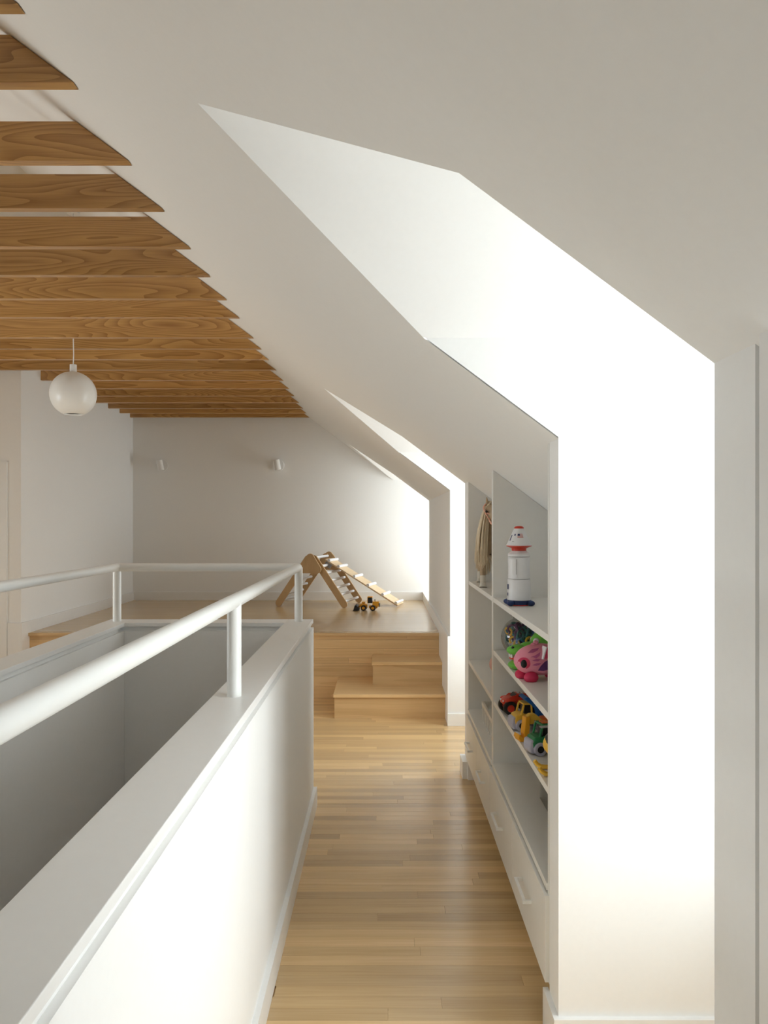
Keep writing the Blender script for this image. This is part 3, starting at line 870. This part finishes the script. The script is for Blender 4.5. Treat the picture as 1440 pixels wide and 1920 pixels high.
eye = part('eye_ring', 'crimson', pk, lambda bm: side_patch(bm, blob(-0.74, -0.12, 0.20, 0.38), 0.0030), smooth=True)
part('eye', 'dark', eye, lambda bm: ell(bm, (FC.x - 0.76 * FR[0], FC.y - 0.041, FC.z - 0.008), (0.0115, 0.008, 0.0150), 18, 12), smooth=True)
for pts in ([(-0.60, 0.52), (-0.42, 0.74), (-0.14, 0.82), (-0.24, 0.68), (-0.42, 0.54)], [(-0.55, 0.28), (-0.36, 0.40), (-0.14, 0.60), (-0.20, 0.38), (-0.34, 0.22), (-0.44, 0.30)],
            [(-0.48, 0.10), (-0.32, 0.20), (-0.16, 0.16), (-0.28, 0.05), (-0.40, 0.06)], [(-0.48, -0.20), (-0.32, -0.06), (-0.16, -0.06), (-0.22, -0.17), (-0.34, -0.24)]):
    part('stripe', 'mauve', pk, lambda bm: side_patch(bm, pts, 0.0022), smooth=True)
part('window_rim', 'pink', pk, lambda bm: side_patch(bm, [(-0.30, -0.60), (-0.22, -0.25), (-0.05, 0.08), (0.16, 0.22), (0.24, -0.15), (0.18, -0.55), (-0.05, -0.64)], 0.0020), smooth=True)
wn = part('window', 'purple', pk, lambda bm: side_patch(bm, [(-0.25, -0.55), (-0.18, -0.25), (-0.03, 0.03), (0.14, 0.15), (0.19, -0.15), (0.14, -0.50), (-0.05, -0.58)], 0.0035), smooth=True)
part('side_fin', 'crimson', pk, lambda bm: prism(bm, [(-0.008, 0.086), (0.004, 0.128), (0.015, 0.116), (0.014, 0.088)], 'y', -0.064, -0.030), soft=0.002)
part('fin_edge', 'white_plastic', pk, lambda bm: prism(bm, [(-0.013, 0.085), (-0.001, 0.130), (0.004, 0.128), (-0.008, 0.085)], 'y', -0.066, -0.030), soft=0.001)
part('dorsal_knob', 'pink', pk, lambda bm: (ell(bm, (-0.018, -0.005, 0.136), (0.010, 0.008, 0.009), 14, 10), ell(bm, (-0.028, -0.008, 0.131), (0.010, 0.006, 0.006), 14, 10)), smooth=True)
for fx, fy in ((-0.045, -0.035), (-0.058, 0.03), (0.055, -0.035), (0.055, 0.03)):
    def foot(bm, fx=fx, fy=fy):
        vs = ell(bm, (fx, fy, 0.015), (0.027, 0.019, 0.021), 18, 12)
        for v in vs: v.co.z = max(0.0005, v.co.z)
    part('foot', 'crimson', pk, foot, smooth=True)
part('tail', 'mauve', pk, lambda bm: prism(bm, [(0.085, 0.07), (0.135, 0.115), (0.125, 0.07), (0.135, 0.03)], 'y', -0.006, 0.006), soft=0.002)

# ------------------------------------------------------------------ green crocodile toy behind the fish
gc = thing('toy_crocodile', 'lime green crocodile toy with an open red mouth behind the pink fish', 'toy', (0.576, 3.00, SH2), math.radians(4))
part('body', 'lime', gc, lambda bm: (ell(bm, (0.075, 0.01, 0.080), (0.075, 0.050, 0.080), 28, 18)), smooth=True)
uj = part('upper_jaw', 'lime', gc, lambda bm: (ell(bm, (-0.045, -0.012, 0.076), (0.050, 0.036, 0.022), 24, 16), ell(bm, (0.0, -0.006, 0.080), (0.050, 0.036, 0.028), 24, 16)), smooth=True)
for s in (-1, 1):
    part('nostril', 'dark', uj, lambda bm: ell(bm, (-0.075, -0.012 + s * 0.014 - 0.006, 0.088), (0.006, 0.004, 0.006), 12, 8), smooth=True)
part('mouth', 'red', gc, lambda bm: ell(bm, (-0.035, -0.012, 0.045), (0.050, 0.034, 0.009), 24, 12), smooth=True)
for k, (tx, ty) in enumerate(((-0.076, -0.022), (-0.063, -0.036), (-0.045, -0.043), (-0.078, 0.0))):
    part('tooth', 'white_plastic', gc, lambda bm: ell(bm, (tx, ty, 0.053), (0.0065, 0.0055, 0.010), 12, 8), smooth=True)
def lj(bm):
    vs = ell(bm, (-0.030, -0.012, 0.020), (0.060, 0.038, 0.022), 24, 14)
    for v in vs: v.co.z = max(0.0005, v.co.z)
part('lower_jaw', 'lime', gc, lj, smooth=True)
for s in (-1, 1):
    part('eye', 'white_plastic', gc, lambda bm: ell(bm, (0.02, s * 0.022, 0.112), (0.012, 0.010, 0.012), 14, 10), smooth=True)

# ------------------------------------------------------------------ clear round jar full of links
JR = 0.088
jr = thing('clear_jar', 'clear round plastic jar filled with linking toys on the second shelf', 'jar', (0.588, 3.235, SH2))
def jar(bm):
    pr = []
    for k in range(17):
        t = math.radians(-78 + k * (78 + 66) / 16.0)
        pr.append((JR * math.cos(t), JR + JR * math.sin(t) * 0.985))
    pr = [(0.0, 0.002), (pr[0][0] * 0.9, 0.002)] + pr
    top = pr[-1]
    lathe(bm, pr + [(top[0], top[1] + 0.012)], 40)
part('bowl', 'clear', jr, jar, smooth='angle')
part('rim', 'clear', jr, lambda bm: tube(bm, [(JR * 0.41 * math.cos(2 * math.pi * k / 32), JR * 0.41 * math.sin(2 * math.pi * k / 32), JR * 1.9 + 0.012) for k in range(32)], 0.003, 8, closed=True), smooth=True)
def link_mesh(mat):
    bm = B(); pts = []
    for k in range(15):
        t = math.radians(25 + k * 310 / 14.0)
        pts.append((0.016 * math.cos(t), 0.019 * math.sin(t), 0.0015 * math.sin(2 * t)))
    tube(bm, pts, 0.0048, 8)
    bmesh.ops.recalc_face_normals(bm, faces=bm.faces[:])
    me = bpy.data.meshes.new('toy_link'); bm.to_mesh(me); bm.free(); me.materials.append(M[mat])
    for p in me.polygons: p.use_smooth = True
    return me
LM = {k: link_mesh(k) for k in ('teal', 'purple', 'yellow', 'blue')}
LC = ['teal'] * 6 + ['purple'] * 3 + ['yellow'] * 2 + ['blue'] * 2
rnd = random.Random(5)
spots = []
def put_link(c, mat, rot):
    o = bpy.data.objects.new('toy_link', LM[mat]); COL.objects.link(o)
    o.location = Vector((0.588, 3.235, SH2)) + Vector(c); o.rotation_euler = rot
    tag(o, '%s plastic linking toy among others in the clear round jar' % mat, 'toy', 'linking toys in the clear jar')
    spots.append(Vector(c))
put_link((-0.030, -0.050, 0.062), 'yellow', (1.2, 0.4, 0.6))
put_link((0.022, -0.056, 0.078), 'yellow', (1.5, 0.1, 0.2))
put_link((-0.018, -0.040, 0.128), 'purple', (1.3, 0.2, 0.9))
tries = 0
while len(spots) < 64 and tries < 4000:
    tries += 1
    v = Vector((rnd.uniform(-1, 1), rnd.uniform(-1, 1), rnd.uniform(-1, 0.85)))
    if v.length > 1: continue
    c = Vector((v.x * 0.062, v.y * 0.062, JR + v.z * 0.062))
    if all((c - q).length > 0.017 for q in spots):
        put_link(c, rnd.choice(LC), (rnd.uniform(0, 3), rnd.uniform(0, 3), rnd.uniform(0, 3)))

# ------------------------------------------------------------------ toy vehicles (third shelf)
def toy_truck(name, label, loc, rz, cab, bed=None, bedmat=None, roof=None, sc_=0.88):
    """local +x is forward"""
    t = thing(name, label, 'toy', loc, rz); t.scale = (sc_, sc_, sc_)
    L0, Wd = 0.14, 0.070
    part('chassis', 'lilac_grey', t, lambda bm: cbox(bm, (0.0, 0, 0.026), (L0 - 0.004, 0.040, 0.014)), soft=0.002)
    bp_ = part('bumper', 'lilac_grey', t, lambda bm: prism(bm, [(0.058, 0.008), (0.078, 0.010), (0.084, 0.030), (0.080, 0.058), (0.066, 0.062), (0.058, 0.03)], 'y', -0.033, 0.033), soft=0.005, seg=3)
    hood = part('hood', cab, t, lambda bm: prism(bm, [(0.012, 0.028), (0.070, 0.028), (0.073, 0.050), (0.064, 0.070), (0.04, 0.074), (0.012, 0.074)], 'y', -Wd / 2, Wd / 2), soft=0.006, seg=3)
    c = part('cab', cab, t, lambda bm: (
        # floor, roof and four raked pillars, so that the windows stay open
        [cbox(bm, (x, s * 0.031, 0.092), (0.008, 0.007, 0.044), Matrix.Rotation(r, 3, 'Y')) for s in (-1, 1) for x, r in ((0.036, -0.25), (-0.006, 0.06))],
        cbox(bm, (0.010, 0, 0.117), (0.044, 0.062, 0.008))), soft=0.0018)
    part('cab_floor', cab, t, lambda bm: prism(bm, [(-0.018, 0.028), (0.02, 0.028), (0.02, 0.074), (-0.018, 0.074)], 'y', -Wd / 2, Wd / 2), soft=0.004, seg=2)
    part('interior', 'dark', c, lambda bm: cbox(bm, (0.008, 0, 0.092), (0.034, 0.050, 0.040)))
    if roof: part('roof_panel', roof, c, lambda bm: cbox(bm, (0.010, 0, 0.1225), (0.026, 0.036, 0.004)), soft=0.001)
    for x in (0.042, -0.040):
        for s in (-1, 1):
            wheel(t, x, s * 0.036, 0.026, 0.018, 'lilac_grey', 'dark')
    if bed == 'dump':
        def d(bm):
            prism(bm, [(-0.080, 0.052), (-0.022, 0.052), (-0.018, 0.100), (0.030, 0.142), (0.014, 0.150), (-0.028, 0.120), (-0.090, 0.116)], 'y', -0.040, 0.040)
        part('dump_bed', bedmat, t, d, soft=0.003)
        part('bed_floor', 'navy', t, lambda bm: cbox(bm, (-0.058, 0, 0.1188), (0.052, 0.066, 0.002)))
    elif bed:
        part('rear_body', bedmat or cab, t, lambda bm: cbox(bm, (-0.055, 0, 0.058), (0.064, 0.066, 0.055)), soft=0.005, seg=3)
    return t
toy_truck('toy_dump_truck', 'yellow toy dump truck with a blue tipping bed on the lower toy shelf', (0.560, 2.955, SH3), math.radians(190), 'yellow', 'dump', 'blue')
toy_truck('toy_truck', 'dark green toy truck with grey wheels in front on the lower toy shelf', (0.566, 2.65, SH3), math.radians(193), 'green', 'box', 'green', 'orange')

rc = thing('toy_race_truck', 'red toy race truck with big black tyres at the back of its shelf', 'toy', (0.563, 3.205, SH3), math.radians(188)); rc.scale = (0.86, 0.86, 0.86)
part('chassis', 'dark', rc, lambda bm: cbox(bm, (0, 0, 0.034), (0.13, 0.04, 0.014)), soft=0.003)
def rbody(bm):
    prism(bm, [(0.078, 0.046), (0.080, 0.062), (0.064, 0.078), (0.030, 0.084), (0.012, 0.098), (-0.036, 0.098), (-0.052, 0.080), (-0.078, 0.078), (-0.078, 0.046)], 'y', -0.033, 0.033)
part('body', 'red', rc, rbody, soft=0.008, seg=3, smooth='angle')
part('windscreen', 'dark', rc, lambda bm: prism(bm, [(0.032, 0.0845), (0.014, 0.0985), (0.010, 0.098), (0.028, 0.082)], 'y', -0.026, 0.026))
part('side_window', 'dark', rc, lambda bm: cbox(bm, (-0.012, 0, 0.089), (0.034, 0.068, 0.011)), soft=0.002)
part('number_panel', 'white_plastic', rc, lambda bm: cbox(bm, (-0.012, 0, 0.0985), (0.026, 0.030, 0.002)))
part('number_mark', 'dark', rc, lambda bm: cbox(bm, (-0.012, 0, 0.0998), (0.004, 0.016, 0.001)))
for s in (-1, 1):
    part('headlight', 'white_plastic', rc, lambda bm: ell(bm, (0.077, s * 0.02, 0.064), (0.004, 0.007, 0.005), 12, 8), smooth=True)
    for x in (0.048, -0.048):
        wheel(rc, x, s * 0.042, 0.034, 0.026, 'black', 'red')
    for x in (0.048, -0.048):
        part('fender', 'red', rc, lambda bm: ell(bm, (x, s * 0.036, 0.069), (0.028, 0.014, 0.010), 16, 10), smooth=True)

ex = thing('toy_excavator', 'amber toy excavator with its bucket arm lowered between two trucks', 'toy', (0.630, 2.83, SH3), math.radians(196))
for s in (-1, 1):
    part('track', 'grey', ex, lambda bm: prism(bm, [(-0.05, 0.008), (-0.042, 0.0), (0.042, 0.0), (0.05, 0.008), (0.05, 0.020), (0.042, 0.028), (-0.042, 0.028), (-0.05, 0.020)], 'y', s * 0.026 - 0.009, s * 0.026 + 0.009), soft=0.002)
part('body', 'yellow', ex, lambda bm: cbox(bm, (-0.012, 0, 0.052), (0.085, 0.056, 0.040)), soft=0.005, seg=3)
part('cab', 'yellow', ex, lambda bm: cbox(bm, (-0.005, 0.004, 0.092), (0.042, 0.044, 0.042), taper=(0.85, 0.9)), soft=0.004, seg=2)
part('cab_window', 'dark', ex, lambda bm: cbox(bm, (-0.004, 0.004, 0.094), (0.030, 0.046, 0.022)), soft=0.002)
part('engine_cover', 'orange', ex, lambda bm: cbox(bm, (0.034, -0.004, 0.070), (0.024, 0.040, 0.022)), soft=0.003)
def arm(bm):
    prism(bm, [(0.030, 0.060), (0.040, 0.052), (0.085, 0.080), (0.108, 0.072), (0.118, 0.082), (0.098, 0.098), (0.078, 0.098)], 'y', -0.011, 0.011)
bo = part('boom', 'yellow', ex, arm, soft=0.003)
st = part('stick', 'amber', ex, lambda bm: prism(bm, [(0.100, 0.090), (0.118, 0.088), (0.126, 0.030), (0.122, 0.010), (0.104, 0.012)], 'y', -0.0155, 0.0155), soft=0.003)
part('bucket', 'amber', ex, lambda bm: (prism(bm, [(0.100, 0.002), (0.142, 0.002), (0.150, 0.016), (0.146, 0.030), (0.136, 0.014), (0.112, 0.012), (0.104, 0.030)], 'y', -0.022, 0.022)), soft=0.002)

he = thing('toy_helicopter', 'yellow toy helicopter on curved skids at the near end of its shelf', 'toy', (0.568, 2.435, SH3), math.radians(180))
def hb(bm):
    vs = ell(bm, (0.0, 0, 0.092), (0.058, 0.040, 0.044), 26, 16)
part('body', 'yellow', he, hb, smooth=True)
part('windscreen', 'dark', he, lambda bm: (ell(bm, (0.018, 0.0, 0.102), (0.036, 0.0405, 0.029), 22, 14)), smooth=True)
part('tail_boom', 'yellow', he, lambda bm: cyl(bm, (-0.04, 0, 0.10), (-0.125, 0, 0.112), 0.014, 0.007, seg=14), smooth='angle')
part('tail_fin', 'yellow', he, lambda bm: prism(bm, [(-0.115, 0.105), (-0.13, 0.105), (-0.142, 0.14), (-0.128, 0.14)], 'y', -0.003, 0.003))
part('mast', 'grey', he, lambda bm: cyl(bm, (0, 0, 0.13), (0, 0, 0.150), 0.007, seg=12))
for a in (14, 104):
    part('rotor_blade', 'grey', he, lambda bm: cbox(bm, (0, 0, 0.151), (0.145, 0.016, 0.004), Matrix.Rotation(math.radians(a), 3, 'Z')), soft=0.001)
for s in (-1, 1):
    sk = part('skid', 'yellow', he, lambda bm: tube(bm, [(-0.05, s * 0.036, 0.0075), (0.04, s * 0.036, 0.0075), (0.058, s * 0.036, 0.009), (0.070, s * 0.036, 0.017), (0.078, s * 0.036, 0.028)], [0.006, 0.0075, 0.0075, 0.007, 0.0065], 12), smooth='angle')
    for x in (-0.02, 0.028):
        part('skid_strut', 'yellow', sk, lambda bm: cyl(bm, (x, s * 0.036, 0.008), (x * 0.7, s * 0.020, 0.062), 0.0055, seg=10), smooth='angle')

# ------------------------------------------------------------------ clear bin on the counter of the near bookcase
cbn = thing('clear_storage_bin', 'clear plastic storage bin on the counter under the toy trucks', 'bin', (0.74, 2.74, CT))
def bin_(bm):
    w, d, h, t = 0.125, 0.26, 0.19, 0.003
    box(bm, (-w, -d, 0), (w, d, t))
    box(bm, (-w, -d, t), (-w + t, d, h)); box(bm, (w - t, -d, t), (w, d, h))
    box(bm, (-w + t, -d, t), (w - t, -d + t, h)); box(bm, (-w + t, d - t, t), (w - t, d, h))
part('tub', 'clear', cbn, bin_)
part('lid', 'clear', cbn, lambda bm: box(bm, (-0.13, -0.265, 0.191), (0.13, 0.265, 0.199)))

# ------------------------------------------------------------------ white slatted crate and pink plush in the far bookcase
cr = thing('toy_crate', 'small white slatted wooden crate on the counter of the farther bookcase', 'crate', (0.615, 3.93, CT))
cw, cd, ch = 0.075, 0.21, 0.115
part('base', 'cabinet', cr, lambda bm: box(bm, (-cw, -cd, 0), (cw, cd, 0.010)))
for s in (-1, 1):
    part('top_rail', 'cabinet', cr, lambda bm: box(bm, (s * cw - 0.006, -cd, ch - 0.022), (s * cw + 0.006, cd, ch)), soft=0.001)
    part('end_rail', 'cabinet', cr, lambda bm: box(bm, (-cw + 0.007, s * cd - 0.006, ch - 0.022), (cw - 0.007, s * cd + 0.006, ch)), soft=0.001)
    for k in range(7):
        yy = -cd + 0.008 + k * (2 * cd - 0.016 - 0.022) / 6.0
        part('slat', 'cabinet', cr, lambda bm: box(bm, (s * cw - 0.004, yy, 0.010), (s * cw + 0.004, yy + 0.022, ch - 0.022)))
    for k in range(3):
        xx = -cw + 0.012 + k * 0.052
        part('slat', 'cabinet', cr, lambda bm: box(bm, (xx, s * cd - 0.004, 0.010), (xx + 0.022, s * cd + 0.004, ch - 0.022)))

pp = thing('plush_toy', 'pink plush toy peeking out from behind the bookcase divider', 'toy', (0.553, 3.585, SH3))
part('body', 'plush', pp, lambda bm: ell(bm, (0, 0, 0.058), (0.044, 0.045, 0.058), 20, 14), smooth=True)
part('head', 'plush', pp, lambda bm: ell(bm, (-0.004, -0.005, 0.135), (0.052, 0.045, 0.046), 20, 14), smooth=True)
for s in (-1, 1):
    part('ear', 'plush', pp, lambda bm: ell(bm, (s * 0.025, 0.005, 0.185), (0.014, 0.009, 0.024), 14, 10), smooth=True)
    part('foot', 'plush', pp, lambda bm: ell(bm, (s * 0.024, -0.045, 0.016), (0.016, 0.025, 0.0155), 14, 10), smooth=True)

# ------------------------------------------------------------------ toy horse (top shelf of the farther bookcase)
hs = thing('toy_horse', 'tan toy horse with a long blond mane and peach bridle on the top shelf', 'toy', (0.566, 4.0, SHT), math.radians(-5))
def skin(name, verts, edges, radii, mat, parent, root=0, sub=2):
    me = bpy.data.meshes.new(name); me.from_pydata(verts, edges, []); me.materials.append(M[mat])
    o = bpy.data.objects.new(name, me); COL.objects.link(o); o.parent = parent
    md = o.modifiers.new('skin', 'SKIN'); md.use_smooth_shade = True
    for i, r in enumerate(radii):
        rr = r if isinstance(r, tuple) else (r, r)
        me.skin_vertices[0].data[i].radius = rr
    me.skin_vertices[0].data[root].use_root = True
    sd = o.modifiers.new('sub', 'SUBSURF'); sd.levels = sub; sd.render_levels = sub
    return o
# local: -y forward (towards the camera); origin between the fore feet
HV = [(0, 0.30, 0.235), (0, 0.16, 0.222), (0, 0.05, 0.235),                      # croup, barrel, chest
      (0, 0.0, 0.300), (0, -0.035, 0.365), (0.0, -0.060, 0.412),                  # neck
      (0.010, -0.095, 0.395), (0.022, -0.135, 0.345), (0.026, -0.148, 0.325)]     # head, muzzle
HE = [(0, 1), (1, 2), (2, 3), (3, 4), (4, 5), (5, 6), (6, 7), (7, 8)]
HRD = [0.070, 0.073, 0.066, 0.055, 0.043, 0.041, 0.041, 0.029, 0.024]
for s in (-1, 1):
    n = len(HV)                                                                    # fore leg
    dy = -0.03 if s < 0 else 0.02
    HV += [(s * 0.040, 0.03, 0.190), (s * 0.044, 0.02 + dy * 0.4, 0.125), (s * 0.044, 0.012 + dy, 0.065), (s * 0.044, 0.004 + dy, 0.022), (s * 0.044, -0.006 + dy, 0.012)]
    HE += [(2, n), (n, n + 1), (n + 1, n + 2), (n + 2, n + 3), (n + 3, n + 4)]
    HRD += [0.034, 0.021, 0.015, 0.013, 0.0145]
    n = len(HV)                                                                    # hind leg: stifle, hock, fetlock
    HV += [(s * 0.042, 0.285, 0.175), (s * 0.046, 0.335, 0.110), (s * 0.046, 0.325, 0.060), (s * 0.046, 0.318, 0.022), (s * 0.046, 0.306, 0.012)]
    HE += [(0, n), (n, n + 1), (n + 1, n + 2), (n + 2, n + 3), (n + 3, n + 4)]
    HRD += [0.042, 0.020, 0.014, 0.013, 0.0145]
skin('body', HV, HE, HRD, 'horse', hs, root=1)
for s in (-1, 1):
    part('ear', 'horse', hs, lambda bm: (cyl(bm, (s * 0.022, -0.058, 0.432), (s * 0.027, -0.064, 0.470), 0.011, 0.002, seg=12)), smooth=True)
    part('eye', 'dark', hs, lambda bm: ell(bm, (s * 0.040 + 0.010, -0.116, 0.395), (0.007, 0.007, 0.007), 12, 8), smooth=True)
    dy = -0.03 if s < 0 else 0.02
    for yy, y2 in ((0.010 + dy, -0.004 + dy), (0.324, 0.308)):
        part('sock', 'horse_white', hs, lambda bm: (cyl(bm, (s * (0.044 if yy < 0.2 else 0.046), yy, 0.060), (s * (0.044 if yy < 0.2 else 0.046), yy - 0.010, 0.020), 0.0165, 0.0150, seg=14), cyl(bm, (s * (0.044 if yy < 0.2 else 0.046), yy - 0.010, 0.020), (s * (0.044 if yy < 0.2 else 0.046), y2 - 0.006, 0.0005), 0.0150, 0.021, seg=14)), smooth='angle')
part('blaze', 'horse_white', hs, lambda bm: ell(bm, (0.014, -0.126, 0.400), (0.012, 0.007, 0.020), 14, 10), smooth=True)
def hairs(bm, rootf, n, length, spread, rng, rad=0.0035):
    for k in range(n):
        f = k / (n - 1.0)
        p = rootf(f, rng)
        pts = [p]
        L_ = length(f) * rng.uniform(0.88, 1.08)
        out = spread(f, rng)
        for j in range(1, 7):
            t = j / 6.0
            pts.append(p + Vector((out[0] * (1 - (1 - t) ** 2.2), out[1] * t + rng.uniform(-0.002, 0.002), -L_ * t ** 1.25 + 0.012 * math.sin(t * 3.14))))
        tube(bm, pts, [rad, rad * 1.25, rad * 1.3, rad * 1.2, rad, rad * 0.7, rad * 0.25], 5)
rg = random.Random(11)
neck = [Vector((0, 0.075, 0.300)), Vector((0, 0.045, 0.345)), Vector((0, 0.010, 0.395)), Vector((0, -0.030, 0.440)), Vector((0, -0.062, 0.447))]
def on_neck(f, r):
    t = f * (len(neck) - 1.001); i = int(t); p = neck[i].lerp(neck[i + 1], t - i)
    return p + Vector((r.uniform(-0.012, 0.004), r.uniform(-0.012, 0.012), r.uniform(-0.004, 0.004)))
part('mane', 'mane', hs, lambda bm: hairs(bm, on_neck, 190, lambda f: 0.20 + 0.13 * f, lambda f, r: (-0.056 - r.uniform(-0.030, 0.018), -0.055 * f - 0.01 + r.uniform(-0.02, 0.02)), rg), smooth=True)
part('tail', 'mane', hs, lambda bm: hairs(bm, lambda f, r: Vector((r.uniform(-0.012, 0.012), 0.360 + r.uniform(-0.008, 0.004), 0.262)), 36, lambda f: 0.21, lambda f, r: (r.uniform(-0.02, 0.02), 0.030), rg), smooth=True)
def loop(c, rx, rz, ang, n=24):
    R_ = Matrix.Rotation(ang, 3, 'X'); out = []
    for k in range(n):
        t = 2 * math.pi * k / n
        out.append(Vector(c) + R_ @ Vector((rx * math.cos(t), rz * math.sin(t), 0)))
    return out
br = part('bridle', 'peach', hs, lambda bm: tube(bm, loop((0.021, -0.130, 0.352), 0.037, 0.037, math.radians(40)), 0.0042, 8, closed=True), smooth=True)
part('brow_band', 'peach', br, lambda bm: tube(bm, loop((0.006, -0.085, 0.412), 0.050, 0.050, math.radians(40)), 0.0042, 8, closed=True), smooth=True)
for s in (-1, 1):
    part('cheek_strap', 'peach', br, lambda bm: tube(bm, [(0.006 + s * 0.049, -0.085, 0.412), (0.014 + s * 0.046, -0.108, 0.380), (0.021 + s * 0.037, -0.130, 0.352)], 0.003, 8), smooth=True)
part('chin_strap', 'peach', br, lambda bm: tube(bm, [(-0.010, -0.118, 0.335), (0.012, -0.140, 0.318), (0.040, -0.135, 0.326)], 0.003, 8), smooth=True)
